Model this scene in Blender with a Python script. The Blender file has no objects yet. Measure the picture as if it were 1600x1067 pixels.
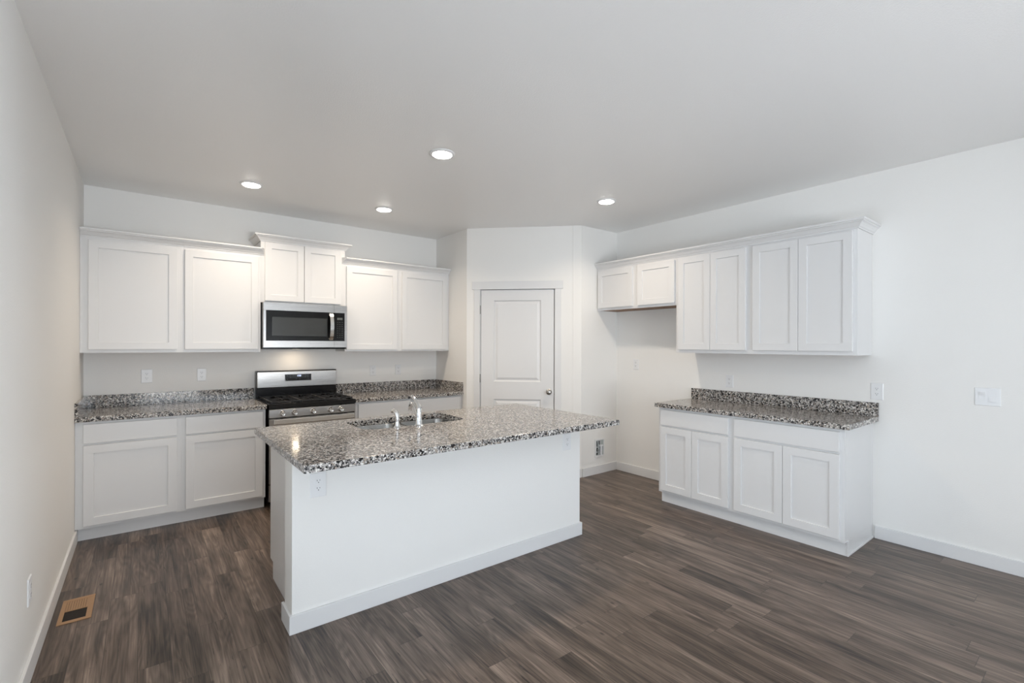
import bpy, bmesh, math, random
from mathutils import Vector, Matrix
random.seed(7)
PI = math.pi
C = bpy.context.scene.collection
sc = bpy.context.scene

# ---------------------------------------------------------------- camera
H = 2.75                                   # ceiling height
F_PX, YAW, ROLL, V0 = 740.54, math.radians(37.816), 0.0025, 539.07
cam_d = bpy.data.cameras.new('camera'); cam = bpy.data.objects.new('camera', cam_d); C.objects.link(cam)
cam.location = (0.3933, -5.233, 1.4422)
cam.rotation_mode = 'QUATERNION'
cam.rotation_quaternion = (Matrix.Rotation(-YAW, 3, 'Z') @ Matrix.Rotation(PI/2, 3, 'X') @ Matrix.Rotation(ROLL, 3, 'Z')).to_quaternion()
cam_d.sensor_width = 36; cam_d.lens = F_PX/1600*36; cam_d.shift_y = (V0-533.5)/1600; cam_d.clip_start = .02
sc.camera = cam

# ---------------------------------------------------------------- world, daylight, exposure
sc.view_settings.view_transform = 'Standard'; sc.view_settings.look = 'None'
sc.view_settings.gamma = 1; sc.view_settings.use_curve_mapping = False
sc.view_settings.exposure = 0.08
w = bpy.data.worlds.new('sky'); sc.world = w; w.use_nodes = True
bg = w.node_tree.nodes['Background']; bg.inputs[0].default_value = (.62, .78, 1, 1); bg.inputs[1].default_value = .8

def area(name, loc, rot, sx, sy, power, col, spread=180):
    d = bpy.data.lights.new(name, 'AREA'); d.shape = 'RECTANGLE'; d.size = sx; d.size_y = sy
    d.energy = power; d.color = col; d.spread = math.radians(spread)
    o = bpy.data.objects.new(name, d); C.objects.link(o); o.location = loc; o.rotation_euler = rot
    return o
DAY = (.82, .878, 1.0)
W_ = 4.743
YR = -9.0                                   # rear wall of the living end of the room
PW_REAR, PW_REAR_LOW, PW_LEFT, PW_LEFT_LOW, PW_RIGHT, PW_RIGHT_LOW, CAN = 95, 310, 30, 8, 60, 400, 7.2
# sky light comes in level; tilted lamps below are added fill for the ceiling
area('daylight_rear', (1.45, YR-.30, 1.35), (PI/2, 0, 0), 2.3, 1.9, PW_REAR, DAY)
UP_FILL = (.905, .885, .92)                  # tint of the added upward fill, less blue than the sky
area('up_fill_rear', (1.45, YR-.75, .25), (PI/2+math.radians(40), 0, 0), 2.3, .8, PW_REAR_LOW, UP_FILL)
area('daylight_left', (-.35, -4.2, 1.2), (0, -PI/2, 0), 2.1, 1.8, PW_LEFT, DAY)
area('up_fill_left', (-.75, -4.2, .2), (0, -PI/2-math.radians(40), 0), .8, 1.8, PW_LEFT_LOW, DAY)
area('daylight_right', (W_+.35, -7.3, 1.2), (0, PI/2, 0), 2.1, 2.4, PW_RIGHT, DAY)
area('up_fill_right', (W_+.75, -7.3, .2), (0, PI/2+math.radians(40), 0), .8, 2.4, PW_RIGHT_LOW, DAY)

# ---------------------------------------------------------------- materials
def newmat(name):
    m = bpy.data.materials.new(name); m.use_nodes = True
    nt = m.node_tree; return m, nt, nt.nodes['Principled BSDF']
def mat(name, col, rough=.5, metal=0, bump=0, bscale=100, emit=None, estr=0, spec=.5, coat=0):
    m, nt, p = newmat(name)
    p.inputs['Base Color'].default_value = (*col, 1); p.inputs['Roughness'].default_value = rough
    p.inputs['Metallic'].default_value = metal; p.inputs['Specular IOR Level'].default_value = spec
    if coat: p.inputs['Coat Weight'].default_value = coat; p.inputs['Coat Roughness'].default_value = .05
    if emit: p.inputs['Emission Color'].default_value = (*emit, 1); p.inputs['Emission Strength'].default_value = estr
    tc = nt.nodes.new('ShaderNodeTexCoord'); n = nt.nodes.new('ShaderNodeTexNoise')
    n.inputs['Scale'].default_value = bscale; n.inputs['Detail'].default_value = 3
    nt.links.new(tc.outputs['Object'], n.inputs['Vector'])
    if bump:
        b = nt.nodes.new('ShaderNodeBump'); b.inputs['Strength'].default_value = bump; b.inputs['Distance'].default_value = .002
        nt.links.new(n.outputs['Fac'], b.inputs['Height']); nt.links.new(b.outputs['Normal'], p.inputs['Normal'])
    else:
        mr = nt.nodes.new('ShaderNodeMapRange'); mr.inputs[3].default_value = rough*.92; mr.inputs[4].default_value = min(1, rough*1.08)
        nt.links.new(n.outputs['Fac'], mr.inputs[0]); nt.links.new(mr.outputs[0], p.inputs['Roughness'])
    return m

M = {}
M['wall'] = mat('wall_paint', (.885, .872, .845), .62, bump=.35, bscale=140, spec=.3)
M['ceil'] = mat('ceiling_paint', (.90, .89, .875), .34, bump=.5, bscale=120, spec=.5)
M['trim'] = mat('trim_paint', (.79, .785, .78), .38)
M['cab'] = mat('cabinet_paint', (.775, .77, .765), .36)
M['wood'] = mat('raw_birch', (.26, .145, .08), .6, bscale=20)
M['plastic'] = mat('white_plastic', (.84, .84, .84), .3)
M['slot'] = mat('dark_slot', (.02, .02, .022), .6)
M['black'] = mat('black_enamel', (.006, .006, .007), .16)
M['iron'] = mat('cast_iron', (.018, .017, .017), .5, bump=.3, bscale=400)
M['glass'] = mat('black_glass', (.004, .004, .005), .05)
M['window_glass'] = mat('microwave_window', (.045, .047, .046), .16)
M['chrome'] = mat('chrome', (.82, .82, .82), .09, 1)
M['nickel'] = mat('satin_nickel', (.42, .40, .37), .28, 1)
M['sink'] = mat('sink_steel', (.34, .34, .33), .24, 1)
M['tan'] = mat('tan_metal', (.38, .22, .11), .45)
M['dark'] = mat('duct_shade', (.012, .008, .006), .8)
M['lens'] = mat('lamp_lens', (1, 1, 1), .4, emit=(1, .96, .9), estr=24)
M['mwlens'] = mat('microwave_lamp_lens', (1, 1, 1), .4, emit=(1, .82, .6), estr=1.6)
M['digit'] = mat('clock_digit', (.6, .7, 1), .4, emit=(.7, .8, 1), estr=1.6)
M['ledgrey'] = mat('unlit_display', (.16, .17, .16), .3)
M['galv'] = mat('galvanised_steel', (.48, .52, .53), .45, .3)
M['valve'] = mat('valve_plastic', (.82, .83, .86), .3)

def steel():
    m, nt, p = newmat('brushed_steel'); p.inputs['Metallic'].default_value = 1
    p.inputs['Base Color'].default_value = (.44, .42, .40, 1)
    tc = nt.nodes.new('ShaderNodeTexCoord'); mp = nt.nodes.new('ShaderNodeMapping'); mp.inputs['Scale'].default_value = (3, 3, 700)
    n = nt.nodes.new('ShaderNodeTexNoise'); n.inputs['Scale'].default_value = 1; n.inputs['Detail'].default_value = 4
    nt.links.new(tc.outputs['Object'], mp.inputs[0]); nt.links.new(mp.outputs[0], n.inputs['Vector'])
    mr = nt.nodes.new('ShaderNodeMapRange'); mr.inputs[3].default_value = .22; mr.inputs[4].default_value = .36
    nt.links.new(n.outputs['Fac'], mr.inputs[0]); nt.links.new(mr.outputs[0], p.inputs['Roughness'])
    p.inputs['Anisotropic'].default_value = .6
    return m
M['steel'] = steel()
M['bright_steel'] = mat('polished_steel', (.78, .77, .75), .2, 1)

def granite():
    m, nt, p = newmat('speckled_granite'); L = nt.links.new; N = nt.nodes.new
    tc = N('ShaderNodeTexCoord')
    nz = N('ShaderNodeTexNoise'); nz.inputs['Scale'].default_value = 90; nz.inputs['Detail'].default_value = 2
    L(tc.outputs['Object'], nz.inputs['Vector'])
    mx = N('ShaderNodeMix'); mx.data_type = 'VECTOR'; mx.inputs['Factor'].default_value = .012
    L(tc.outputs['Object'], mx.inputs['A']); L(nz.outputs['Color'], mx.inputs['B'])
    v = N('ShaderNodeTexVoronoi'); v.inputs['Scale'].default_value = 125; L(mx.outputs['Result'], v.inputs['Vector'])
    sp = N('ShaderNodeSeparateColor'); L(v.outputs['Color'], sp.inputs[0])
    r = N('ShaderNodeValToRGB'); r.color_ramp.interpolation = 'CONSTANT'
    e = r.color_ramp.elements; e[0].position = 0; e[0].color = (.012, .012, .014, 1)
    e[1].position = .21; e[1].color = (.085, .08, .08, 1)
    for pos, c in ((.30, (.26, .245, .235, 1)), (.46, (.47, .44, .41, 1)), (.68, (.74, .71, .67, 1)), (.88, (.36, .30, .25, 1))):
        k = e.new(pos); k.color = c
    L(sp.outputs[0], r.inputs['Fac'])
    v2 = N('ShaderNodeTexVoronoi'); v2.inputs['Scale'].default_value = 260; L(mx.outputs['Result'], v2.inputs['Vector'])
    sp2 = N('ShaderNodeSeparateColor'); L(v2.outputs['Color'], sp2.inputs[0])
    r2 = N('ShaderNodeValToRGB'); r2.color_ramp.interpolation = 'CONSTANT'
    e = r2.color_ramp.elements; e[0].position = 0; e[0].color = (.03, .03, .03, 1); e[1].position = .2; e[1].color = (1, 1, 1, 1)
    L(sp2.outputs[1], r2.inputs['Fac'])
    mm = N('ShaderNodeMix'); mm.data_type = 'RGBA'; mm.blend_type = 'MULTIPLY'; mm.inputs['Factor'].default_value = .8
    L(r.outputs[0], mm.inputs['A']); L(r2.outputs[0], mm.inputs['B'])
    L(mm.outputs['Result'], p.inputs['Base Color'])
    p.inputs['Roughness'].default_value = .11
    return m
M['granite'] = granite()

def planks():
    m, nt, p = newmat('wood_plank_floor'); L = nt.links.new; N = nt.nodes.new
    def math_(op, a, b=None, c=None):
        n = N('ShaderNodeMath'); n.operation = op
        for i, x in enumerate((a, b, c)):
            if x is None: continue
            if isinstance(x, (int, float)): n.inputs[i].default_value = x
            else: L(x, n.inputs[i])
        return n.outputs[0]
    tc = N('ShaderNodeTexCoord'); s = N('ShaderNodeSeparateXYZ'); L(tc.outputs['Object'], s.inputs[0])
    PW, PL = .124, .92
    u = math_('DIVIDE', s.outputs[0], PW); row = math_('FLOOR', u); fu = math_('FRACT', u)
    wn = N('ShaderNodeTexWhiteNoise'); wn.noise_dimensions = '1D'; L(row, wn.inputs['W'])
    v = math_('ADD', math_('DIVIDE', s.outputs[1], PL), wn.outputs['Value']); col = math_('FLOOR', v); fv = math_('FRACT', v)
    cid = N('ShaderNodeCombineXYZ'); L(row, cid.inputs[0]); L(col, cid.inputs[1])
    w2 = N('ShaderNodeTexWhiteNoise'); w2.noise_dimensions = '3D'; L(cid.outputs[0], w2.inputs['Vector'])
    # grain coordinates: each plank has its own piece of wood
    off = N('ShaderNodeVectorMath'); off.operation = 'SCALE'; off.inputs['Scale'].default_value = 37; L(w2.outputs['Color'], off.inputs[0])
    ad = N('ShaderNodeVectorMath'); ad.operation = 'ADD'; L(tc.outputs['Object'], ad.inputs[0]); L(off.outputs[0], ad.inputs[1])
    def noise(scale, mp, detail=6, dist=0, rough=.6):
        g = N('ShaderNodeMapping'); g.inputs['Scale'].default_value = mp; L(ad.outputs[0], g.inputs[0])
        n = N('ShaderNodeTexNoise'); n.inputs['Scale'].default_value = scale; n.inputs['Detail'].default_value = detail
        n.inputs['Distortion'].default_value = dist; n.inputs['Roughness'].default_value = rough; L(g.outputs[0], n.inputs['Vector']); return n.outputs['Fac']
    fine = noise(1, (150, 3.2, 1), 5)
    mid = noise(1, (26, 1.1, 1), 5, 1.0)
    big = noise(1, (7, 1.1, 1), 3, .5)
    # cathedral figure: rings of a slowly varying field
    fld = noise(1, (9, .9, 1), 2, .3, .4)
    ring = math_('SINE', math_('MULTIPLY', fld, 95)); ring = math_('MULTIPLY', ring, .5)
    crack = noise(1, (48, 3.0, 1), 4, 2.0)
    t = math_('ADD', math_('MULTIPLY', fine, .34), math_('MULTIPLY', mid, .44))
    t = math_('ADD', math_('SUBTRACT', t, .018), math_('MULTIPLY', big, .40))
    t = math_('ADD', t, math_('MULTIPLY', ring, .055))
    t = math_('ADD', t, math_('MULTIPLY', math_('SUBTRACT', w2.outputs['Value'], .5), .09))
    r = N('ShaderNodeValToRGB'); e = r.color_ramp.elements
    e[0].position = .41; e[0].color = (.018, .0115, .008, 1)
    e[1].position = .77; e[1].color = (.340, .258, .204, 1)
    k = e.new(.53); k.color = (.084, .058, .042, 1)
    k = e.new(.64); k.color = (.170, .124, .096, 1)
    L(t, r.inputs['Fac'])
    kr = N('ShaderNodeValToRGB'); e = kr.color_ramp.elements
    e[0].position = .30; e[0].color = (.16, .14, .12, 1); e[1].position = .37; e[1].color = (1, 1, 1, 1); L(crack, kr.inputs['Fac'])
    mm = N('ShaderNodeMix'); mm.data_type = 'RGBA'; mm.blend_type = 'MULTIPLY'; mm.inputs['Factor'].default_value = .85
    L(r.outputs[0], mm.inputs['A']); L(kr.outputs[0], mm.inputs['B'])
    # knots: sparse small dark eyes
    kv = N('ShaderNodeTexVoronoi'); km = N('ShaderNodeMapping'); km.inputs['Scale'].default_value = (9, 4.2, 1); L(ad.outputs[0], km.inputs[0]); L(km.outputs[0], kv.inputs['Vector']); kv.inputs['Scale'].default_value = 1
    kd = N('ShaderNodeMapRange'); kd.inputs[1].default_value = .03; kd.inputs[2].default_value = .09; L(kv.outputs['Distance'], kd.inputs[0])
    ks = N('ShaderNodeSeparateColor'); L(kv.outputs['Color'], ks.inputs[0])
    knot = math_('MULTIPLY', math_('SUBTRACT', 1, kd.outputs[0]), math_('GREATER_THAN', ks.outputs[0], .62))
    mk = N('ShaderNodeMix'); mk.data_type = 'RGBA'; mk.inputs['B'].default_value = (.012, .008, .006, 1)
    L(math_('MULTIPLY', knot, .85), mk.inputs['Factor']); L(mm.outputs['Result'], mk.inputs['A'])
    # seams
    du = math_('MULTIPLY', math_('MINIMUM', fu, math_('SUBTRACT', 1, fu)), PW)
    dv = math_('MULTIPLY', math_('MINIMUM', fv, math_('SUBTRACT', 1, fv)), PL)
    d = math_('MINIMUM', du, dv); seam = math_('LESS_THAN', d, .0011)
    ms = N('ShaderNodeMix'); ms.data_type = 'RGBA'; ms.inputs['B'].default_value = (.02, .014, .011, 1)
    L(math_('MULTIPLY', seam, .8), ms.inputs['Factor']); L(mk.outputs['Result'], ms.inputs['A'])
    L(ms.outputs['Result'], p.inputs['Base Color'])
    rr = N('ShaderNodeMapRange'); rr.inputs[3].default_value = .26; rr.inputs[4].default_value = .40; L(fine, rr.inputs[0]); L(rr.outputs[0], p.inputs['Roughness'])
    bp = N('ShaderNodeBump'); bp.inputs['Strength'].default_value = .25; bp.inputs['Distance'].default_value = .001
    L(math_('SUBTRACT', fine, seam), bp.inputs['Height']); L(bp.outputs[0], p.inputs['Normal'])
    p.inputs['Specular IOR Level'].default_value = .5
    return m
M['floor'] = planks()

# ---------------------------------------------------------------- mesh helpers
def box(bm, x0, x1, y0, y1, z0, z1):
    x0, x1 = sorted((x0, x1)); y0, y1 = sorted((y0, y1)); z0, z1 = sorted((z0, z1))
    v = [bm.verts.new(p) for p in ((x0,y0,z0),(x1,y0,z0),(x1,y1,z0),(x0,y1,z0),(x0,y0,z1),(x1,y0,z1),(x1,y1,z1),(x0,y1,z1))]
    for f in ((0,3,2,1),(4,5,6,7),(0,1,5,4),(1,2,6,5),(2,3,7,6),(3,0,4,7)): bm.faces.new([v[i] for i in f])
    return v
def prism(bm, pts, z0, z1):
    a = [bm.verts.new((x, y, z0)) for x, y in pts]; b = [bm.verts.new((x, y, z1)) for x, y in pts]
    n = len(pts); bm.faces.new(a[::-1]); bm.faces.new(b)
    for i in range(n): bm.faces.new((a[i], a[(i+1) % n], b[(i+1) % n], b[i]))
def loft(bm, rings, close=True, caps=True):
    R = [[bm.verts.new(p) for p in r] for r in rings]; n = len(rings[0])
    for i in range(len(R)-1):
        for j in range(n if close else n-1):
            bm.faces.new((R[i][j], R[i][(j+1) % n], R[i+1][(j+1) % n], R[i+1][j]))
    if caps: bm.faces.new(R[0][::-1]); bm.faces.new(R[-1])
    return R
def lathe(bm, prof, seg=24, axis='z', at=(0, 0, 0)):
    rings = []
    for r, h in prof:
        ring = []
        for k in range(seg):
            a = 2*PI*k/seg; c, s = r*math.cos(a), r*math.sin(a)
            p = {'z': (c, s, h), 'y': (c, h, s), 'x': (h, c, s)}[axis]
            ring.append((p[0]+at[0], p[1]+at[1], p[2]+at[2]))
        rings.append(ring)
    loft(bm, rings)
def tube(bm, pts, rad, seg=12):
    pts = [Vector(p) for p in pts]; rings = []
    rads = rad if isinstance(rad, (list, tuple)) else [rad]*len(pts)
    up = None
    for i, p in enumerate(pts):
        t = (pts[min(i+1, len(pts)-1)] - pts[max(i-1, 0)]).normalized()
        if up is None: up = Vector((1, 0, 0)) if abs(t.x) < .9 else Vector((0, 0, 1))
        a = (up - t*up.dot(t)).normalized(); b = t.cross(a); up = a
        rings.append([tuple(p + (a*math.cos(2*PI*k/seg) + b*math.sin(2*PI*k/seg))*rads[i]) for k in range(seg)])
    loft(bm, rings)
def obj(name, bm, m, parent=None, bevel=0, smooth=False, kind=None, loc=None):
    bmesh.ops.recalc_face_normals(bm, faces=bm.faces)
    me = bpy.data.meshes.new(name); bm.to_mesh(me); bm.free()
    o = bpy.data.objects.new(name, me); C.objects.link(o); me.materials.append(m)
    if smooth:
        for p in me.polygons: p.use_smooth = True
        try: me.set_sharp_from_angle(angle=math.radians(40))
        except Exception: pass
    if bevel:
        b = o.modifiers.new('bevel', 'BEVEL'); b.width = bevel; b.segments = 2; b.limit_method = 'ANGLE'; b.angle_limit = math.radians(50)
    if parent: o.parent = parent
    if kind: o['kind'] = kind
    if loc: o.location = loc
    return o
def bx(name, b, m, parent=None, bevel=0, kind=None):
    bm = bmesh.new(); box(bm, *b); return obj(name, bm, m, parent, bevel, kind=kind)
def thing(name, label, cat, loc=(0, 0, 0), rz=0, group=None):
    o = bpy.data.objects.new(name, None); C.objects.link(o); o.empty_display_size = .1
    o.location = loc; o.rotation_euler = (0, 0, rz); o['label'] = label; o['category'] = cat
    if group: o['group'] = group
    return o
def tag(o, label, cat, group=None):
    o['label'] = label; o['category'] = cat
    if group: o['group'] = group
    return o
def struct(name, bm, m, bevel=0): return obj(name, bm, m, None, bevel, kind='structure')

# ---------------------------------------------------------------- room shell
W = 4.743; P1 = 3.2605; PQ = -.7073; QX, QY = 4.1635, -1.6140
T = .12
def sbox(name, b, m, bevel=0):
    bm = bmesh.new(); box(bm, *b); return struct(name, bm, m, bevel)
sbox('floor', (-T, W+T, YR-T, T, -.1, 0), M['floor'])
sbox('ceiling', (-T, W+T, YR-T, T, H, H+.12), M['ceil'])
sbox('wall_back', (-T, W+T, 0, T, 0, H), M['wall'])
RG0, RG1 = -8.6, -6.0                       # glazed opening in the right wall, behind the camera
bm = bmesh.new(); box(bm, W, W+T, RG1, 0, 0, H); box(bm, W, W+T, YR, RG0, 0, H); box(bm, W, W+T, RG0, RG1, 2.15, H)
struct('wall_right', bm, M['wall'])
# left wall with the glazed opening behind the camera
bm = bmesh.new(); LG0, LG1, LGZ = -5.15, -3.25, 2.15
box(bm, -T, 0, LG1, 0, 0, H); box(bm, -T, 0, YR, LG0, 0, H); box(bm, -T, 0, LG0, LG1, LGZ, H)
struct('wall_left', bm, M['wall'])
bm = bmesh.new(); RX0, RX1, RZ0, RZ1 = .3, 2.6, .35, 2.3
box(bm, 0, RX0, YR-T, YR, 0, H); box(bm, RX1, W, YR-T, YR, 0, H); box(bm, RX0, RX1, YR-T, YR, 0, RZ0); box(bm, RX0, RX1, YR-T, YR, RZ1, H)
struct('wall_rear', bm, M['wall'])
glassm, nt, p = newmat('window_pane'); nt.nodes.remove(p)
tr_ = nt.nodes.new('ShaderNodeBsdfTransparent'); tr_.inputs[0].default_value = (.95, .97, .96, 1)
gl_ = nt.nodes.new('ShaderNodeBsdfGlossy'); gl_.inputs['Roughness'].default_value = .01
fr_ = nt.nodes.new('ShaderNodeFresnel'); mx_ = nt.nodes.new('ShaderNodeMixShader')
nt.links.new(fr_.outputs[0], mx_.inputs[0]); nt.links.new(tr_.outputs[0], mx_.inputs[1]); nt.links.new(gl_.outputs[0], mx_.inputs[2])
nt.links.new(mx_.outputs[0], nt.nodes['Material Output'].inputs['Surface'])
bm = bmesh.new()
for i in range(4):
    x = RX0 + (RX1-RX0)*i/3; box(bm, x-.03 if i else x, x+.03 if i < 3 else x, YR-.08, YR-.03, RZ0, RZ1)
box(bm, RX0, RX1, YR-.08, YR-.03, RZ0, RZ0+.05); box(bm, RX0, RX1, YR-.08, YR-.03, RZ1-.05, RZ1)
w1 = struct('window_1', bm, M['trim'])
bx('window_pane', (RX0, RX1, YR-.06, YR-.055, RZ0, RZ1), glassm, w1)
bm = bmesh.new()
for y in (LG0+.03, (LG0+LG1)/2, LG1-.03): box(bm, -.08, -.03, y-.03, y+.03, 0, LGZ)
box(bm, -.08, -.03, LG0, LG1, 0, .06); box(bm, -.08, -.03, LG0, LG1, LGZ-.06, LGZ)
w2 = struct('window_2', bm, M['trim'])
bx('window_pane', (-.06, -.055, LG0, LG1, 0, LGZ), glassm, w2)

bm = bmesh.new()
for y in (RG0+.03, (RG0+RG1)/2, RG1-.03): box(bm, W+.03, W+.08, y-.03, y+.03, 0, LGZ)
box(bm, W+.03, W+.08, RG0, RG1, 0, .06); box(bm, W+.03, W+.08, RG0, RG1, LGZ-.06, LGZ)
w3 = struct('window_3', bm, M['trim'])
bx('window_pane', (W+.055, W+.06, RG0, RG1, 0, LGZ), glassm, w3)

# pantry: short side wall, 45 degree wall with the door, and the wall behind the refrigerator space
D = Vector((1, -1, 0)).normalized(); NV = Vector((-1, -1, 0)).normalized()   # along the diagonal, towards the room
def dpt(s, out=0): v = Vector((P1, PQ, 0)) + D*s + NV*out; return (v.x, v.y)
SL = 1.277
bm = bmesh.new(); prism(bm, [(P1, 0), (P1+T, 0), (P1+T, PQ-.05+T), dpt(0)], 0, H); struct('wall_pantry_side', bm, M['wall'])
DS0, DS1, DZ = .143, .996, 2.075
bm = bmesh.new()
def dbox(bm, s0, s1, o0, o1, z0, z1): prism(bm, [dpt(s0, o0), dpt(s1, o0), dpt(s1, o1), dpt(s0, o1)], z0, z1)
dbox(bm, 0.0, DS0, -T, 0, 0, H); dbox(bm, DS1, 1.176, -T, 0, 0, H); dbox(bm, DS0, DS1, -T, 0, DZ, H)
prism(bm, [dpt(1.176, -T), dpt(1.176, 0), dpt(1.19, .004), dpt(SL, .002), dpt(SL-.05, -T)], 0, H)
struct('wall_pantry_front', bm, M['wall'])
bm = bmesh.new(); prism(bm, [dpt(SL), (W, QY), (W, QY+T), (QX+.08, QY+T)], 0, H); struct('wall_refrigerator_nook', bm, M['wall'])

# pantry door
bm = bmesh.new()
a0, a1, dz0, dz1, th = .162, .977, .012, 2.057, -.004
pan = [(a0+.145, a1-.142, 1.035, 1.94), (a0+.145, a1-.142, .22, .84)]
# front sheet with two recessed panels, built as strips around the openings
x0, x1 = pan[0][0], pan[0][1]
dbox(bm, a0, x0, th-.035, th, dz0, dz1); dbox(bm, x1, a1, th-.035, th, dz0, dz1)
for z0, z1 in ((dz0, pan[1][2]), (pan[1][3], pan[0][2]), (pan[0][3], dz1)): dbox(bm, x0, x1, th-.035, th, z0, z1)
for s0, s1, z0, z1 in pan:
    def ring(i, o): return [(*dpt(s0+i, o), z0+i), (*dpt(s1-i, o), z0+i), (*dpt(s1-i, o), z1-i), (*dpt(s0+i, o), z1-i)]
    loft(bm, [ring(0, th-.02), ring(0, th), ring(.010, th-.011), ring(.020, th-.012), ring(.045, th-.003), ring(.046, th-.003)])
d1 = struct('door_1', bm, M['trim'])
kn = Vector((*dpt(.925, th), .928))
bm = bmesh.new(); lathe(bm, [(.001, 0), (.031, 0), (.031, .004), (.026, .009), (.012, .012), (.011, .028), (.02, .034), (.0275, .044), (.0285, .052), (.025, .061), (.014, .067), (.001, .068)], 28, 'z')
k = obj('door_knob', bm, M['nickel'], d1, smooth=True)
k.matrix_world = Matrix.Translation(kn) @ NV.to_track_quat('Z', 'Y').to_matrix().to_4x4()
for z in (1.837, 1.07, .25):
    bm = bmesh.new(); dbox(bm, .1495, .161, th, th+.004, z-.045, z+.045)
    p0 = dpt(.1555, th+.006); lathe(bm, [(.0055, z-.047), (.0055, z+.047)], 12, 'z', (p0[0], p0[1], 0))
    obj('hinge', bm, M['nickel'], d1)
bm = bmesh.new(); dbox(bm, .9785, .9845, th-.012, th+.003, .895, .955); obj('latch_plate', bm, M['nickel'], d1)
bm = bmesh.new()
dbox(bm, .084, .150, 0, .012, 0, 2.062); dbox(bm, .988, 1.056, 0, .012, 0, 2.062); dbox(bm, .062, 1.078, 0, .016, 2.062, 2.150)
struct('trim_1', bm, M['trim'], .0015)
bm = bmesh.new()   # jamb
dbox(bm, DS0+.0002, .157, -T+.002, -.001, 0, DZ-.013); dbox(bm, .983, DS1-.0002, -T+.002, -.001, 0, DZ-.013); dbox(bm, DS0+.0002, DS1-.0002, -T+.002, -.001, DZ-.013, DZ-.0005)
struct('trim_2', bm, M['trim'])

# baseboards
BH, BT = .094, .0135
def base(name, bm): return struct(name, bm, M['trim'], .002)
bm = bmesh.new(); box(bm, 0, BT, LG1, -.5565, 0, BH); box(bm, 0, BT, YR, LG0, 0, BH); base('baseboard_left', bm)
bm = bmesh.new(); box(bm, W-BT, W, -2.605, QY-BT, 0, BH); base('baseboard_right_nook', bm)
bm = bmesh.new(); box(bm, W-BT, W, RG1, -4.092, 0, BH); box(bm, W-BT, W, YR, RG0, 0, BH); base('baseboard_right', bm)
bm = bmesh.new(); box(bm, QX+.01, W, QY-BT, QY, 0, BH); base('baseboard_refrigerator_nook', bm)
bm = bmesh.new(); dbox(bm, 1.058, SL, .0035, BT+.003, 0, BH); base('baseboard_pantry', bm)
bm = bmesh.new(); dbox(bm, .004, .083, 0, BT, 0, BH); base('baseboard_pantry_left', bm)
bm = bmesh.new(); box(bm, 0, 4.74, YR, YR+BT, 0, BH); base('baseboard_rear', bm)

# ---------------------------------------------------------------- cabinets (local frame: x along the run, front towards -y, back at y=0)
DT = .019                                              # door thickness
def shaker(x0, x1, z0, z1, y, fw=.058):
    bm = bmesh.new()
    def ring(i, yy): return [(x0+i, yy, z0+i), (x1-i, yy, z0+i), (x1-i, yy, z1-i), (x0+i, yy, z1-i)]
    loft(bm, [ring(0, y), ring(0, y-DT+.0015), ring(.0015, y-DT), ring(fw, y-DT), ring(fw+.0015, y-DT+.009), ring(fw+.0016, y-DT+.009)])
    return bm
def slab(x0, x1, z0, z1, y):
    bm = bmesh.new()
    def ring(i, yy): return [(x0+i, yy, z0+i), (x1-i, yy, z0+i), (x1-i, yy, z1-i), (x0+i, yy, z1-i)]
    loft(bm, [ring(0, y), ring(0, y-DT+.002), ring(.002, y-DT), ring(.003, y-DT)])
    return bm
def upper(label, loc, rz, w, depth, z0, z1, doors, dz, cat='cabinet', group=None):
    t = thing('wall_cabinet', label, cat, (loc[0], loc[1], z0), rz, group)
    h = z1-z0; s = .018
    bm = bmesh.new()
    box(bm, 0, s, -depth+.019, 0, 0, h); box(bm, w-s, w, -depth+.019, 0, 0, h)
    box(bm, s, w-s, -depth+.019, -.0, h-s, h); box(bm, s, w-s, -.006, 0, .0, h-s)
    obj('carcass', bm, M['cab'], t)
    bm = bmesh.new(); box(bm, s+.0003, w-s-.0003, -depth+.0192, -.0065, .001, .013); o = obj('bottom_panel', bm, M['wood'], t); o['label'] = 'raw brown wood underside'
    bm = bmesh.new(); la, ra = doors[0][0]+.014, doors[-1][1]-.014; box(bm, 0, la, -depth, -depth+.0188, 0, h); box(bm, ra, w, -depth, -depth+.0188, 0, h)
    box(bm, la, ra, -depth, -depth+.0188, 0, .040); box(bm, la, ra, -depth, -depth+.0188, h-.055, h)
    if len(doors) == 2 and doors[1][0]-doors[0][1] > .02: box(bm, doors[0][1]-.012, doors[1][0]+.012, -depth, -depth+.0188, .040, h-.055)
    obj('face_frame', bm, M['cab'], t)
    for a, b in doors: obj('door', shaker(a, b, dz[0]-z0, dz[1]-z0, -depth-.0005), M['cab'], t)
    return t
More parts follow.
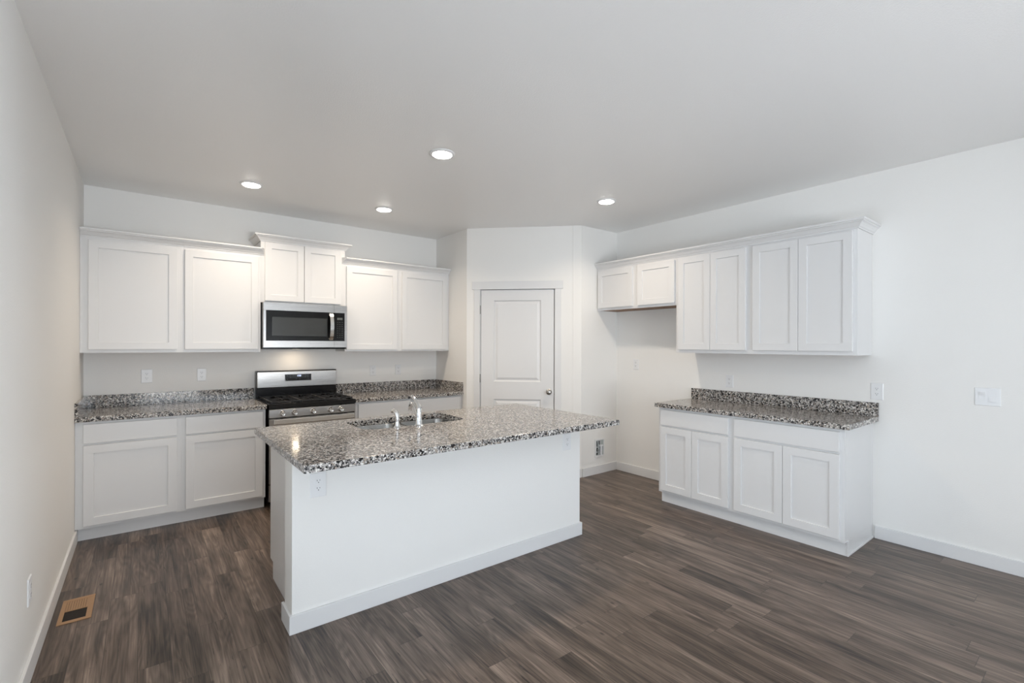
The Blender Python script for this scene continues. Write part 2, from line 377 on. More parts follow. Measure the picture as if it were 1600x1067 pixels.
def lower(label, loc, rz, w, depth, top, doors, drawers, dz, drz, kick=.05, group=None, name='base_cabinet'):
    t = thing(name, label, 'cabinet', (loc[0], loc[1], 0), rz, group); s = .018; zb = .1
    bm = bmesh.new()
    box(bm, 0, s, -depth+.019, 0, zb, top); box(bm, w-s, w, -depth+.019, 0, zb, top)
    box(bm, s, w-s, -depth+.019, 0, zb, zb+s); box(bm, s, w-s, -.006, 0, zb+s, top); box(bm, s, w-s, -depth+.019, -.006, top-s, top)
    obj('carcass', bm, M['cab'], t)
    bm = bmesh.new(); la, ra = doors[0][0]+.014, doors[-1][1]-.014; box(bm, 0, la, -depth, -depth+.0188, zb, top); box(bm, ra, w, -depth, -depth+.0188, zb, top)
    box(bm, la, ra, -depth, -depth+.0188, zb, zb+.038); box(bm, la, ra, -depth, -depth+.0188, top-.038, top)
    box(bm, la, ra, -depth, -depth+.0188, dz[1]-.01, drz[0]+.01)
    obj('face_frame', bm, M['cab'], t)
    bm = bmesh.new(); box(bm, 0, w, -depth+kick, -depth+kick+.015, 0, zb-.0003); box(bm, 0, .015, -depth+kick+.015, 0, 0, zb-.0003); box(bm, w-.015, w, -depth+kick+.015, 0, 0, zb-.0003)
    obj('toe_kick', bm, M['cab'], t)
    for a, b in doors: obj('door', shaker(a, b, *dz, -depth-.0005), M['cab'], t)
    for a, b in drawers: obj('drawer', slab(a, b, *drz, -depth-.0005), M['cab'], t)
    return t

UD = .307
UZ0, UZ1 = 1.373, 2.29
# back wall uppers
GU = 'tall white wall cabinets'
upper('white single-door wall cabinet in the far left corner, against the left wall', (.001, -.0005), 0, .640, UD, UZ0, UZ1, [(.050, .614)], (1.399, 2.252))
upper('white single-door wall cabinet directly left of the microwave', (.6412, -.0005), 0, .6085, UD, UZ0, UZ1, [(.026, .588)], (1.399, 2.252))
mid = upper('short raised white two-door wall cabinet above the microwave with its own crown', (1.2502, -.0005), 0, .7796, UD, 1.836, 2.412, [(.033, .3775), (.3815, .733)], (1.853, 2.402))
upper('white single-door wall cabinet directly right of the microwave', (2.0302, -.0005), 0, .602, UD, UZ0, UZ1, [(.013, .571)], (1.391, 2.252))
upper('white single-door wall cabinet at the right end of the back wall, beside the pantry wall', (2.6326, -.0005), 0, .6265, UD, UZ0, UZ1, [(.024, .592)], (1.391, 2.252))
# right wall uppers  (front faces -x)
RZt = -PI/2
XU = .325
upper('shallow two-door wall cabinet over the empty refrigerator space, brown underside', (W-.0005, QY-.001), RZt, .998, XU, 1.828, UZ1, [(.018, .490), (.555, .985)], (1.853, 2.262))
upper('narrow two-door tall wall cabinet, middle of the right wall run', (W-.0005, -2.6132), RZt, .6785, XU, UZ0, UZ1, [(.028, .3475), (.3505, .668)], (1.403, 2.270))
upper('widest two-door tall wall cabinet at the near end of the right wall run', (W-.0005, -3.2920), RZt, .7785, XU, UZ0, UZ1, [(.046, .3945), (.3975, .753)], (1.403, 2.270))

CR = [(0, 0), (.007, 0), (.009, .007), (.016, .012), (.023, .022), (.034, .034), (.045, .040), (.046, .045), (.054, .047), (.056, .049), (.056, .060), (0, .060)]
def crown(path, z, name, parent=None, skew0=0, skew1=0, hs=1.0):
    """sweep the crown profile along a plan path, outward is to the right of travel"""
    bm = bmesh.new(); P = [Vector((*p, 0)) for p in path]; rings = []
    dirs = [(P[i+1]-P[i]).normalized() for i in range(len(P)-1)]
    for i, p in enumerate(P):
        ns = [Vector((d.y, -d.x, 0)) for d in dirs[max(0, i-1):i+1]]
        if len(ns) == 2: n = (ns[0]+ns[1]); n = n/(n.dot(ns[0]))
        else: n = ns[0]
        ring = []
        for o, h in CR:
            q = p + n*(o+.0006)
            if i == 0: q = q - dirs[0]*(.056-o)*skew0
            if i == len(P)-1: q = q + dirs[-1]*(.056-o)*skew1
            ring.append((q.x, q.y, z+h*hs))
        rings.append(ring)
    loft(bm, rings)
    return obj(name, bm, M['cab'], parent, smooth=False)
# travel direction so that the room is on the right-hand side
tag(crown([(.001, -UD-.0005), (1.2502, -UD-.0005)], 2.2775, 'crown_moulding', skew1=.55), 'white crown strip along the top of the two cabinets left of the microwave', 'moulding')
tag(crown([(2.0298, -UD-.0005), (P1-.0015, -UD-.0005)], 2.2775, 'crown_moulding', skew0=.55), 'white crown strip along the top of the two cabinets right of the microwave', 'moulding')
o = crown([(1.2502, -.0012), (1.2502, -UD-.0005), (2.0298, -UD-.0005), (2.0298, -.0012)], 2.4095, 'crown_moulding', hs=1.0)
o.parent = mid; o.matrix_parent_inverse = Matrix.Translation(mid.location).inverted()
xf = W-.0005-XU
tag(crown([(xf, QY-.002), (xf, -4.0705), (W-.0012, -4.0705)], 2.285, 'crown_moulding', hs=1.05), 'long white crown moulding over the right wall cabinets, mitred at the near end', 'moulding')

# base cabinets
BD = .609; TOPZ = .8765
dzB, drzB = (.118, .703), (.718, .857)
lower('white base cabinet with one drawer and one door in the far left corner', (.001, -.0005), 0, .630, BD, TOPZ, [(.045, .600)], [(.045, .600)], dzB, drzB, .055)
lower('white base cabinet with one drawer and one door, directly left of the range', (.6312, -.0005), 0, .6065, BD, TOPZ, [(.027, .584)], [(.027, .584)], dzB, drzB, .055)
lower('white base cabinet directly right of the range, mostly hidden behind the island', (2.0325, -.0005), 0, .6110, BD, TOPZ, [(.027, .582)], [(.027, .582)], dzB, drzB, .055)
lower('white base cabinet at the right end of the back wall, mostly behind the faucet', (2.6437, -.0005), 0, .6150, BD, TOPZ, [(.027, .578)], [(.027, .578)], dzB, drzB, .055)
XB = .590
lower('narrower right wall base cabinet with one drawer over two doors, farther from the camera', (W-.0005, -2.6090), RZt, .6840, XB, TOPZ, [(.026, .336), (.339, .662)], [(.026, .662)], (.122, .700), (.716, .855), .046)
nb = lower('wider right wall base cabinet with one drawer over two doors, finished end panel showing', (W-.0005, -3.2932), RZt, .7848, XB, TOPZ, [(.026, .392), (.395, .757)], [(.026, .757)], (.122, .700), (.716, .855), .046)
bm = bmesh.new(); box(bm, .7850, .7935, -XB+.044, -.001, 0, .012); box(bm, .7850, .7935, -XB+.040, -XB+.056, .012, .106)
obj('shoe_strip', bm, M['cab'], nb, .001)

# ---------------------------------------------------------------- countertops
CT, CZ = .0375, .9145
def rslab(bm, x0, x1, y0, y1, z0, z1): box(bm, x0, x1, y0, y1, z0, z1)
t = thing('countertop', 'speckled grey granite countertop left of the range', 'countertop', (.0, 0, TOPZ+.0005))
zr = CZ-TOPZ-.0005
bx('slab', (.001, 1.2425, -.645, -.001, 0, zr), M['granite'], t, .003)
bx('backsplash', (.0215, 1.2425, -.021, -.001, zr+.0002, zr+.102), M['granite'], t, .001)
bx('side_splash', (.001, .021, -.640, -.001, zr+.0002, zr+.102), M['granite'], t, .001)
t = thing('countertop', 'speckled grey granite countertop right of the range, ending at the pantry wall', 'countertop', (2.0285, 0, TOPZ+.0005))
bx('slab', (0, P1-2.0285-.001, -.645, -.001, 0, zr), M['granite'], t, .003)
bx('backsplash', (0, P1-2.0285-.0215, -.021, -.001, zr+.0002, zr+.102), M['granite'], t, .001)
bx('side_splash', (P1-2.0285-.021, P1-2.0285-.001, -.640, -.001, zr+.0002, zr+.102), M['granite'], t, .001)
t = thing('countertop', 'speckled granite countertop on the right wall base cabinets', 'countertop', (W, -2.585, TOPZ+.0005), RZt)
bx('slab', (0, 1.530, -.628, -.001, 0, zr), M['granite'], t, .003)
bx('backsplash', (0, 1.530, -.021, -.001, zr+.0002, zr+.102), M['granite'], t, .001)

# island top with the sink opening
IX0, IX1, IY0, IY1 = .944, 3.0516, -3.0515, -1.8725
SX0, SX1, SY0, SY1 = 1.470, 2.215, -2.375, -1.985
def rrect(x0, x1, y0, y1, rs, seg=8):
    """rounded rectangle, counter clockwise from lower left; rs = radii ll, lr, ur, ul"""
    pts = []
    for (cx, cy, a0), r in zip(((x0+rs[0], y0+rs[0], PI), (x1-rs[1], y0+rs[1], 1.5*PI), (x1-rs[2], y1-rs[2], 0), (x0+rs[3], y1-rs[3], .5*PI)), rs):
        for i in range(seg+1):
            a = a0 + .5*PI*i/seg; pts.append((cx+r*math.cos(a), cy+r*math.sin(a)))
    return pts
def plate_with_hole(bm, outer, inner, z0, z1):
    vo0 = [bm.verts.new((x, y, z0)) for x, y in outer]; vo1 = [bm.verts.new((x, y, z1)) for x, y in outer]
    vi0 = [bm.verts.new((x, y, z0)) for x, y in inner]; vi1 = [bm.verts.new((x, y, z1)) for x, y in inner]
    n = len(outer)
    for i in range(n):
        j = (i+1) % n
        bm.faces.new((vo1[i], vo1[j], vi1[j], vi1[i])); bm.faces.new((vo0[j], vo0[i], vi0[i], vi0[j]))
        bm.faces.new((vo0[i], vo0[j], vo1[j], vo1[i])); bm.faces.new((vi0[j], vi0[i], vi1[i], vi1[j]))
HR = [.09, .09, .06, .06]
zi0, zi1 = CZ-.036, CZ
bm = bmesh.new()
plate_with_hole(bm, rrect(IX0, IX1, IY0, IY1, [.004]*4), rrect(SX0, SX1, SY0, SY1, HR), zi0, zi1)
tag(obj('countertop', bm, M['granite'], None, .002), 'large speckled granite island countertop with a sink cut-out', 'countertop')

# sink: two steel bowls hung under the stone
sk = thing('sink', 'double-bowl stainless undermount sink in the island countertop', 'sink', ((SX0+SX1)/2, (SY0+SY1)/2, zi0-.2))
cx, cy, cz = (SX0+SX1)/2, (SY0+SY1)/2, zi0-.2
xm = 1.832
bowls = ((SX0-.004, xm-.012, HR[0], .055), (xm+.012, SX1+.004, .055, HR[1]))
for x0, x1, rl, rr in bowls:
    bm = bmesh.new(); y0, y1 = SY0-.004, SY1+.004
    radii = [rl, rr, .06 if rr < .08 else .06, .06]
    def rg(i, z): return [(x-cx, y-cy, z) for x, y in rrect(x0+i, x1-i, y0+i, y1-i, [max(r-i*.5, .03) for r in radii])]
    top = .1995
    loft(bm, [rg(-.0, top), rg(.004, top-.006), rg(.008, .03), rg(.020, .006), rg(.045, .0), rg(.12, -.002)], caps=False)
    vs = [v for v in bm.verts]; n = len(rg(0, 0)); bm.faces.new(vs[-n:])
    o = obj('bowl', bm, M['sink'], sk, smooth=True)
    m_ = o.modifiers.new('wall', 'SOLIDIFY'); m_.thickness = .0012; m_.offset = -1
    bm = bmesh.new(); lathe(bm, [(.001, -.0005), (.04, -.0005), (.045, .001), (.045, .003), (.036, .003), (.03, .001), (.001, .001)], 24, 'z', ((x0+x1)/2-cx, 0, 0))
    obj('drain', bm, M['chrome'], sk, smooth=True)
bm = bmesh.new(); box(bm, xm-.012-cx, xm+.012-cx, SY0-cy+.004, SY1-cy-.004, .170, .1975); obj('divider', bm, M['sink'], sk, .003)

# faucet and side sprayer
FX, FY = 1.803, -2.432
ft = thing('faucet', 'chrome single-lever kitchen faucet on the island, tallest fitting at the sink', 'faucet', (FX, FY, CZ+.0003))
bm = bmesh.new(); lathe(bm, [(.001, 0), (.030, 0), (.030, .004), (.024, .010), (.021, .014), (.0205, .060), (.019, .088), (.0185, .112), (.016, .122), (.001, .125)], 28); obj('body', bm, M['chrome'], ft, smooth=True)
bm = bmesh.new(); tube(bm, [(0, .010, .060), (-.002, .026, .088), (-.004, .050, .120), (-.006, .072, .136), (-.008, .094, .138), (-.009, .108, .120), (-.009, .112, .088)], [.0135, .0135, .013, .0125, .012, .0125, .0135], 16); obj('spout', bm, M['chrome'], ft, smooth=True)
bm = bmesh.new(); tube(bm, [(.002, -.006, .114), (-.001, .008, .136), (-.008, .034, .164), (-.016, .062, .190), (-.018, .068, .194)], [.0165, .015, .0115, .0115, .008], 14); obj('lever', bm, M['chrome'], ft, smooth=True)
sp = thing('side_sprayer', 'short chrome side sprayer standing left of the faucet', 'sprayer', (1.664, -2.408, CZ+.0003))
bm = bmesh.new(); lathe(bm, [(.001, 0), (.024, 0), (.024, .004), (.018, .010), (.0155, .016), (.014, .040), (.0155, .042), (.001, .045)], 24); obj('holder', bm, M['chrome'], sp, smooth=True)
bm = bmesh.new(); tube(bm, [(0, 0, .040), (0, 0, .072), (-.002, .004, .090), (-.006, .016, .104), (-.012, .032, .108), (-.016, .044, .098)], [.013, .0145, .0145, .014, .0125, .011], 14); obj('spray_head', bm, M['chrome'], sp, smooth=True)

# ---------------------------------------------------------------- island body
WX0, WX1, WY0, WY1 = .977, 3.020, -2.696, -2.545
isl = thing('kitchen_island', 'white island base with a plain drywall front and baseboard under the granite top', 'island', (WX0, WY0, 0))
def il(b): return (b[0]-WX0, b[1]-WX0, b[2]-WY0, b[3]-WY0, b[4], b[5])
bx('half_wall', il((WX0, WX1, WY0, WY1, 0, zi0-.0005)), M['wall'], isl, .003)
bm = bmesh.new()
box(bm, *il((WX0-BT, WX1+BT, WY0-BT, WY0-.0002, 0, BH))); box(bm, *il((WX0-BT, WX0-.0002, WY0, WY1+.012, 0, BH))); box(bm, *il((WX1+.0002, WX1+BT, WY0, WY1+.012, 0, BH)))
obj('baseboard', bm, M['trim'], isl, .002)
CX0, CX1, CYB, CYF = 1.024, 2.985, WY1+.0005, -1.945
bm = bmesh.new()
# hollow carcass: sides, back, floor, front frame (faces the range)
box(bm, *il((CX0, CX0+.018, CYB, CYF, .1, zi0-.001))); box(bm, *il((CX1-.018, CX1, CYB, CYF, .1, zi0-.001)))
box(bm, *il((CX0+.018, CX1-.018, CYB, CYB+.006, .1, zi0-.001))); box(bm, *il((CX0+.018, CX1-.018, CYB+.006, CYF, .1, .118)))
box(bm, *il((CX0+.018, CX1-.018, CYF-.019, CYF, .118, .14))); box(bm, *il((CX0+.018, CX1-.018, CYF-.019, CYF, .84, zi0-.001)))
for x in (CX0+.018, 1.42, 2.27, CX1-.056): box(bm, *il((x, x+.038, CYF-.019, CYF, .14, .84)))
obj('carcass', bm, M['cab'], isl)
bm = bmesh.new()
box(bm, *il((CX0, CX1, CYF-.090, CYF-.075, 0, .0997))); box(bm, *il((CX0, CX0+.015, CYB, CYF-.090, 0, .0997))); box(bm, *il((CX1-.015, CX1, CYB, CYF-.090, 0, .0997)))
obj('toe_kick', bm, M['cab'], isl)
def back_front(a, b, z0, z1, fn):
    bm = fn(a, b, z0, z1, 0)
    for v in bm.verts: v.co.x = a+b-v.co.x-WX0; v.co.y = -v.co.y + CYF + .0005 - WY0
    return bm
for a, b in ((1.05, 1.42), (1.46, 1.855), (1.865, 2.27), (2.31, 2.62), (2.63, 2.96)): obj('door', back_front(a, b, .118, .703, shaker), M['cab'], isl)
for a, b in ((1.05, 1.42), (1.46, 2.27), (2.31, 2.96)): obj('drawer', back_front(a, b, .718, .857, slab), M['cab'], isl)

# ---------------------------------------------------------------- range
R0, R1 = 1.2545, 2.0165
rg_ = thing('range', 'stainless gas range with black cooktop between the back wall cabinets', 'range', ((R0+R1)/2, -.33, 0))
rw = R1-R0; hx = rw/2
def rl(x0, x1, y0, y1, z0, z1): return (x0-hx, x1-hx, y0+.33, y1+.33, z0, z1)
bm = bmesh.new(); box(bm, *rl(.003, rw-.003, -.640, -.03, .05, .875)); obj('body', bm, M['black'], rg_, .002)
for x in (.05, rw-.05):
    for y in (-.56, -.09):
        bm = bmesh.new(); lathe(bm, [(.018, 0), (.018, .0495)], 14, 'z', (x-hx, y+.33, 0)); obj('leg', bm, M['black'], rg_)
bm = bmesh.new()  # cooktop pan with raised rim
box(bm, *rl(0, rw, -.668, -.085, .8755, .905)); box(bm, *rl(0, rw, -.668, -.652, .905, .917)); box(bm, *rl(0, .014, -.652, -.085, .905, .917)); box(bm, *rl(rw-.014, rw, -.652, -.085, .905, .917))
obj('cooktop', bm, M['black'], rg_, .003)
for cxx, cyy, r in ((.16, -.51, .045), (.16, -.22, .036), (.381, -.365, .04), (.602, -.51, .05), (.602, -.22, .036)):
    bm = bmesh.new(); lathe(bm, [(.001, .9055), (r+.012, .9055), (r+.012, .911), (r, .913), (r, .919), (r-.006, .922), (.001, .922)], 24, 'z', (cxx-hx, cyy+.33, 0)); obj('burner', bm, M['iron'], rg_, smooth=True)
for g0, g1 in ((.022, .272), (.277, .485), (.490, .740)):
    bm = bmesh.new(); ya, yb, z0, z1, t_ = -.640, -.098, .927, .936, .009
    box(bm, *rl(g0, g1, ya, ya+t_, z0, z1)); box(bm, *rl(g0, g1, yb-t_, yb, z0, z1)); box(bm, *rl(g0, g0+t_, ya+t_, yb-t_, z0, z1)); box(bm, *rl(g1-t_, g1, ya+t_, yb-t_, z0, z1))
    ym = (ya+yb)/2; box(bm, *rl(g0+t_, g1-t_, ym-t_/2, ym+t_/2, z0, z1))
    gm = (g0+g1)/2
    for y_0, y_1 in ((ya+t_, ya+.10), (ym-.10, ym-t_/2), (ym+t_/2, ym+.10), (yb-.10, yb-t_)): box(bm, *rl(gm-t_/2, gm+t_/2, y_0, y_1, z0, z1))
    for yc in (ya+.135, yb-.135):
        box(bm, *rl(g0+t_, g0+.07, yc-t_/2, yc+t_/2, z0, z1)); box(bm, *rl(g1-.07, g1-t_, yc-t_/2, yc+t_/2, z0, z1))
    for x in (g0, g1-t_):
        for y in (ya, yb-t_): box(bm, *rl(x, x+t_, y, y+t_, .9055, z0))
    obj('grate', bm, M['iron'], rg_)
bm = bmesh.new()   # control panel, slightly tilted
pf = [(-.640, .796), (-.672, .796), (-.668, .868), (-.640, .868)]
loft(bm, [[(x-hx, y+.33, z) for y, z in pf] for x in (.002, rw-.002)])
obj('control_panel', bm, M['steel'], rg_, .002)
for x in (.108, .209, .369, .523, .620):
    bm = bmesh.new(); lathe(bm, [(.001, -.672), (.026, -.672), (.026, -.676), (.0215, -.681), (.0205, -.702), (.017, -.706), (.001, -.702)], 22, 'y', (x-hx, .33, .832))
    box(bm, x-hx-.004, x-hx+.004, -.712+.33, -.704+.33, .832-.020, .832+.020)
    obj('knob', bm, M['bright_steel'], rg_, smooth=True)
bm = bmesh.new(); box(bm, *rl(.004, rw-.004, -.664, -.6405, .215, .786)); dr = obj('oven_door', bm, M['steel'], rg_, .003)
bx('oven_window', rl(.09, rw-.09, -.667, -.6645, .30, .66), M['glass'], dr)
bm = bmesh.new(); box(bm, *rl(.030, rw-.030, -.722, -.706, .742, .786)); box(bm, *rl(.034, .058, -.706, -.6645, .748, .780)); box(bm, *rl(rw-.058, rw-.034, -.706, -.6645, .748, .780))
obj('handle', bm, M['bright_steel'], dr, .004)
bx('storage_drawer', rl(.004, rw-.004, -.662, -.6405, .062, .205), M['steel'], rg_, .003)
bm = bmesh.new(); box(bm, *rl(.0, rw, -.083, -.005, .876, 1.014)); box(bm, *rl(.0, rw, -.078, -.005, 1.014, 1.181))
obj('back_riser', bm, M['black'], rg_, .004)
bp = bx('backguard', rl(.004, rw-.006, -.094, -.0785, 1.017, 1.172), M['steel'], rg_, .004)
dp = bx('display', rl(.252, .503, -.0955, -.0945, 1.076, 1.142), M['glass'], bp)
bm = bmesh.new()
def seg7(bm, x, z, w_, h_, d, y):
    S = {'a': (0, 2), 'b': (1, 1.5), 'c': (1, .5), 'd': (0, 0), 'e': (-1, .5), 'f': (-1, 1.5), 'g': (0, 1)}
    on = {'1': 'bc', '2': 'abged', '0': 'abcdef', '3': 'abgcd', '4': 'fgbc', '5': 'afgcd', '6': 'afgedc', '8': 'abcdefg'}[d]
    tk = w_*.16
    for s in on:
        sx, sz = S[s]; mx_, mz = x+w_/2+sx*w_*.4, z+sz*h_/2
        if s in 'adg': box(bm, mx_-w_*.32, mx_+w_*.32, y, y+.0004, mz-tk, mz+tk)
        else: box(bm, mx_-tk, mx_+tk, y, y+.0004, mz-h_*.2, mz+h_*.2)
for i, (dx, d) in enumerate(((0, '1'), (.010, '2'), (.023, '0'), (.033, '0'))): seg7(bm, .363-hx+dx, 1.120, .007, .013, d, -.0961+.33)
obj('clock', bm, M['digit'], dp)
bm = bmesh.new()
for x, z in ((.275, 1.128), (.300, 1.128), (.330, 1.128), (.305, 1.108), (.275, 1.092), (.360, 1.095), (.392, 1.095), (.418, 1.125), (.445, 1.130), (.472, 1.130), (.445, 1.112), (.472, 1.112), (.472, 1.094)):
    bk = bmesh.new(); box(bk, x-hx-.004, x-hx+.004, -.0961+.33, -.0957+.33, z-.0012, z+.0012); obj('touch_key', bk, M['ledgrey'], dp)
bm.free()

# ---------------------------------------------------------------- microwave
m0, m1, mz0, mz1 = 1.2565, 2.0225, 1.404, 1.8345
mw = thing('microwave', 'stainless over-the-range microwave with a black glass door', 'microwave', ((m0+m1)/2, -.2, mz0)); mh = (m0+m1)/2
def ml(x0, x1, y0, y1, z0, z1): return (x0-mh, x1-mh, y0+.2, y1+.2, z0-mz0, z1-mz0)
bx('body', ml(m0, m1, -.372, -.002, mz0+.004, mz1), M['black'], mw, .002)
def frame(bm, x0, x1, z0, z1, ix0, ix1, iz0, iz1, y0, y1):
    box(bm, *ml(x0, x1, y0, y1, z0, iz0)); box(bm, *ml(x0, x1, y0, y1, iz1, z1)); 
    if ix0 > x0+1e-6: box(bm, *ml(x0, ix0, y0, y1, iz0, iz1))
    if ix1 < x1-1e-6: box(bm, *ml(ix1, x1, y0, y1, iz0, iz1))
bm = bmesh.new(); frame(bm, m0, 1.893, 1.414, mz1-.002, 1.279, 1.893, 1.478, 1.760, -.400, -.3725); mdoor = obj('door', bm, M['steel'], mw, .001)
bm = bmesh.new(); frame(bm, 1.279, 1.8925, 1.4782, 1.7598, 1.330, 1.827, 1.524, 1.700, -.398, -.374); obj('door_glass', bm, M['glass'], mdoor)
bx('door_window', ml(1.3302, 1.8268, -.3965, -.374, 1.5242, 1.6998), M['window_glass'], mdoor)
bm = bmesh.new(); tb = []
for i in range(13):
    u = i/12; z = 1.487 + u*(1.752-1.487); y = -.403 - .040*math.sin(PI*u)**.6
    tb.append([(1.862-mh-.017, y+.2-.006, z-mz0), (1.862-mh+.017, y+.2-.006, z-mz0), (1.862-mh+.019, y+.2, z-mz0), (1.862-mh+.017, y+.2+.004, z-mz0), (1.862-mh-.017, y+.2+.004, z-mz0), (1.862-mh-.019, y+.2, z-mz0)])
loft(bm, tb); obj('handle', bm, M['bright_steel'], mdoor, smooth=True)
bm = bmesh.new(); frame(bm, 1.8945, m1, 1.414, mz1-.002, 1.8945, 1.998, 1.478, 1.760, -.400, -.3725); obj('side_frame', bm, M['steel'], mw, .001)
cp = bx('control_panel', ml(1.8946, 1.9978, -.399, -.374, 1.4782, 1.7598), M['glass'], mw)
bm = bmesh.new()
for i in range(4): box(bm, *ml(1.925+.0135*i, 1.925+.0135*i+.009, -.3998, -.3994, 1.690, 1.712))
obj('display', bm, M['ledgrey'], cp)
bm = bmesh.new()
for r_ in range(8):
    for c_ in range(3): box(bm, *ml(1.922+c_*.023, 1.922+c_*.023+.010, -.3998, -.3994, 1.664-r_*.0215, 1.667-r_*.0215))
obj('keypad', bm, M['ledgrey'], cp)
bm = bmesh.new(); box(bm, *ml(m0+.006, m1-.006, -.392, -.010, mz0-.006, mz0+.0035)); obj('vent_plate', bm, M['black'], mw, .002)
bx('lamp_lens', ml(1.555, 1.625, -.20, -.15, mz0-.0085, mz0-.0063), M['mwlens'], mw)
l = area('cooktop_lamp', (1.59, -.175, mz0-.012), (0, 0, 0), .055, .035, .6, (1, .80, .58)); l.parent = mw; l.matrix_parent_inverse = Matrix.Translation(mw.location).inverted()

# ---------------------------------------------------------------- outlets and switches (local: plate in xz plane, facing -y)
def outlet(label, loc, rz, w=.072, h=.117, kind='duplex'):
    t = thing('wall_outlet' if kind == 'duplex' else 'light_switch', label, 'outlet' if kind == 'duplex' else 'switch', loc, rz)
    bm = bmesh.new()
    def ring(i, y): return [(-w/2+i, y, -h/2+i), (w/2-i, y, -h/2+i), (w/2-i, y, h/2-i), (-w/2+i, y, h/2-i)]
    loft(bm, [ring(0, -.0003), ring(0, -.003), ring(.003, -.0055), ring(.004, -.0055)]); obj('cover_plate', bm, M['plastic'], t)
    if kind == 'duplex':
        for s in (-1, 1):
            bm = bmesh.new(); c = s*.0195
            pts = rrect(-.0165, .0165, c-.0145, c+.0145, [.006]*4, 4)
            loft(bm, [[(x, -.0056, z) for x, z in pts], [(x, -.0072, z) for x, z in pts]]); rc = obj('receptacle', bm, M['plastic'], t)
            bm = bmesh.new(); y0, y1 = -.0076, -.0073
            box(bm, -.0075, -.0055, y0, y1, c, c+.008); box(bm, .0055, .0075, y0, y1, c+.001, c+.007); lathe(bm, [(.0024, y0), (.0024, y1)], 10, 'y', (0, 0, c-.0065))
            obj('slots', bm, M['slot'], rc)
        bm = bmesh.new(); lathe(bm, [(.001, -.0056), (.003, -.0056), (.0025, -.0066), (.001, -.0066)], 12, 'y'); obj('screw', bm, M['plastic'], t)
    else:
        for s in (-1, 1):
            bm = bmesh.new(); c = s*.0235
            box(bm, c-.0185, c+.0185, -.0066, -.0056, -.035, .035); fr = obj('switch_frame', bm, M['plastic'], t)
            bm = bmesh.new(); z = .0325; a = .003*s
            pr_ = [(-.0068, -z), (-.0092-a, -z), (-.0074, 0), (-.0092+a, z), (-.0068, z)]
            loft(bm, [[(x, y, zz) for y, zz in pr_] for x in (c-.016, c+.016)]); obj('rocker', bm, M['plastic'], fr)
    return t
outlet('white outlet on the back wall above the left counter, the farther left of two there', (.412, 0, 1.163), 0, .080, .120)
outlet('white outlet on the back wall above the left counter, nearer the range', (.815, 0, 1.160), 0)
outlet('white outlet on the back wall right of the range, nearer the range', (2.450, 0, 1.149), 0)
outlet('white outlet on the back wall farther right of the range, nearest the pantry wall', (2.757, 0, 1.152), 0)
outlet('white outlet low on the left wall near the floor vent', (0, -2.327, .373), PI/2)
outlet('white outlet on the right wall inside the empty refrigerator space', (W, -1.895, 1.231), RZt)
outlet('white outlet above the far end of the right wall backsplash', (W, -2.967, 1.108), RZt)
outlet('white outlet at the near end of the right wall backsplash', (W, -4.102, 1.101), RZt, .078, .125)
outlet('white double rocker switch plate alone on the right wall', (W, -4.693, 1.112), RZt, .122, .116, 'switch')
outlet('white outlet on the island front under the near left corner of the granite', (1.102, WY0, .722), 0, .080, .125)
outlet('white outlet on the island front near its right end', (2.882, WY0, .723), 0, .080, .122)

# ---------------------------------------------------------------- water supply box in the refrigerator space
t = thing('water_supply_box', 'recessed valve box low on the wall of the empty refrigerator space', 'valve box', (4.455, QY, .288))
bm = bmesh.new(); bw, bh = .062, .085
frame_pts = [(-bw-.016, bw+.016, -bh-.016, -bh), (-bw-.016, bw+.016, bh, bh+.016), (-bw-.016, -bw, -bh, bh), (bw, bw+.016, -bh, bh)]
for a, b, c, d in frame_pts: box(bm, a, b, -.006, -.0003, c, d)
obj('frame', bm, M['plastic'], t, .001)
bm = bmesh.new(); box(bm, -bw, bw, -.004, -.0006, -bh, bh); obj('back_plate', bm, M['galv'], t)
bm = bmesh.new(); box(bm, -.052, -.040, -.0048, -.0041, .02, .078); box(bm, -.018, -.002, -.0048, -.0041, .0, .078); box(bm, -.052, -.012, -.0048, -.0041, -.035, 0); box(bm, -.056, -.034, -.0048, -.0041, -.075, -.055); obj('hole_shade', bm, M['slot'], t)  # flat dark patches, shade inside the openings put into the colour
bm = bmesh.new(); tube(bm, [(.012, -.012, -.08), (.012, -.014, -.02), (.010, -.015, .02)], .011, 12); box(bm, -.012, .036, -.024, -.006, .018, .034); obj('valve', bm, M['valve'], t, .001)
bm = bmesh.new(); tube(bm, [(-.035, -.010, .06), (-.025, -.016, .02), (-.040, -.014, -.02), (-.028, -.012, -.06)], .005, 10); obj('supply_hose', bm, M['galv'], t)

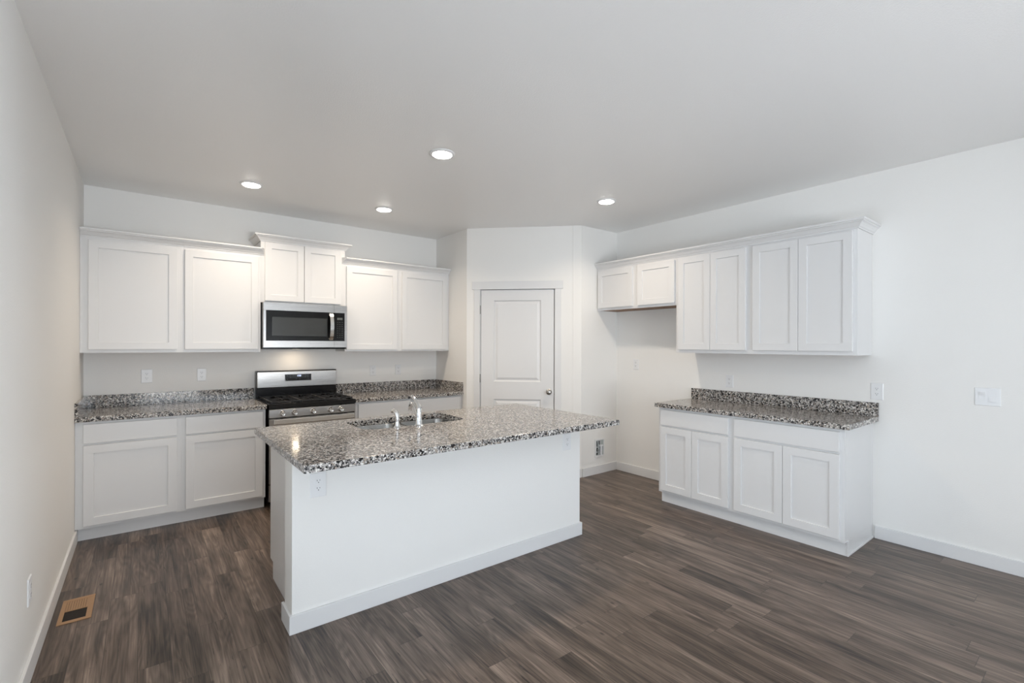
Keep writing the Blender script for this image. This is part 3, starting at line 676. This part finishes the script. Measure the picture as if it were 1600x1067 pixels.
# ---------------------------------------------------------------- floor vent
vx0, vx1, vy0, vy1 = .040, .175, -1.900, -1.604
t = thing('floor_vent', 'tan metal floor register beside the left baseboard, near half open', 'vent', ((vx0+vx1)/2, (vy0+vy1)/2, .0003)); vcx, vcy = (vx0+vx1)/2, (vy0+vy1)/2
bm = bmesh.new()
def vb(x0, x1, y0, y1, z0, z1): box(bm, x0-vcx, x1-vcx, y0-vcy, y1-vcy, z0, z1)
ix0, ix1, iy0, iy1 = vx0+.019, vx1-.024, vy0+.026, vy1-.026
vb(vx0, vx1, vy0, iy0, 0, .004); vb(vx0, vx1, iy1, vy1, 0, .004); vb(vx0, ix0, iy0, iy1, 0, .004); vb(ix1, vx1, iy0, iy1, 0, .004)
ymid = vcy-.004; vb(ix0, ix1, ymid, ymid+.006, 0, .004)
obj('frame', bm, M['tan'], t, .001)
bm = bmesh.new(); vb(ix0, ix1, iy0, iy1, 0, .0006); obj('duct_shade_sheet', bm, M['dark'], t)  # flat dark sheet, shade of the open duct put into its colour
bm = bmesh.new()
nl = 9
for i in range(nl):
    x = ix0 + (ix1-ix0)*(i+.1)/nl; vb(x, x+(ix1-ix0)/nl*.86, ymid+.006, iy1, .0008, .003)
o = obj('louvres', bm, M['tan'], t)

# ---------------------------------------------------------------- recessed ceiling lights
def can(label, x, y):
    t = thing('ceiling_light', label, 'ceiling light', (x, y, H), 0, 'recessed ceiling lights')
    bm = bmesh.new(); lathe(bm, [(.066, -.0003), (.086, -.0003), (.086, -.003), (.078, -.009), (.066, -.010)], 40); obj('trim_ring', bm, M['plastic'], t, smooth=True)
    bm = bmesh.new(); lathe(bm, [(.066, -.0005), (.0658, -.011), (.062, -.0135), (.04, -.0155), (.001, -.016)], 40); obj('lens', bm, M['lens'], t, smooth=True)
    d = bpy.data.lights.new('lamp', 'AREA'); d.shape = 'DISK'; d.size = .12; d.energy = CAN; d.color = (1, .84, .66); d.spread = math.radians(142)
    l = bpy.data.objects.new('lamp', d); C.objects.link(l); l.location = (0, 0, -.02); l.parent = t
can('round recessed ceiling light at the far left, nearest the left wall', 1.082, -.872)
can('round recessed ceiling light nearest the back wall, second from left', 2.216, -.867)
can('round recessed ceiling light over the island, nearest and largest of the four', 2.001, -2.378)
can('round recessed ceiling light at the right, in front of the refrigerator space', 3.701, -2.362)
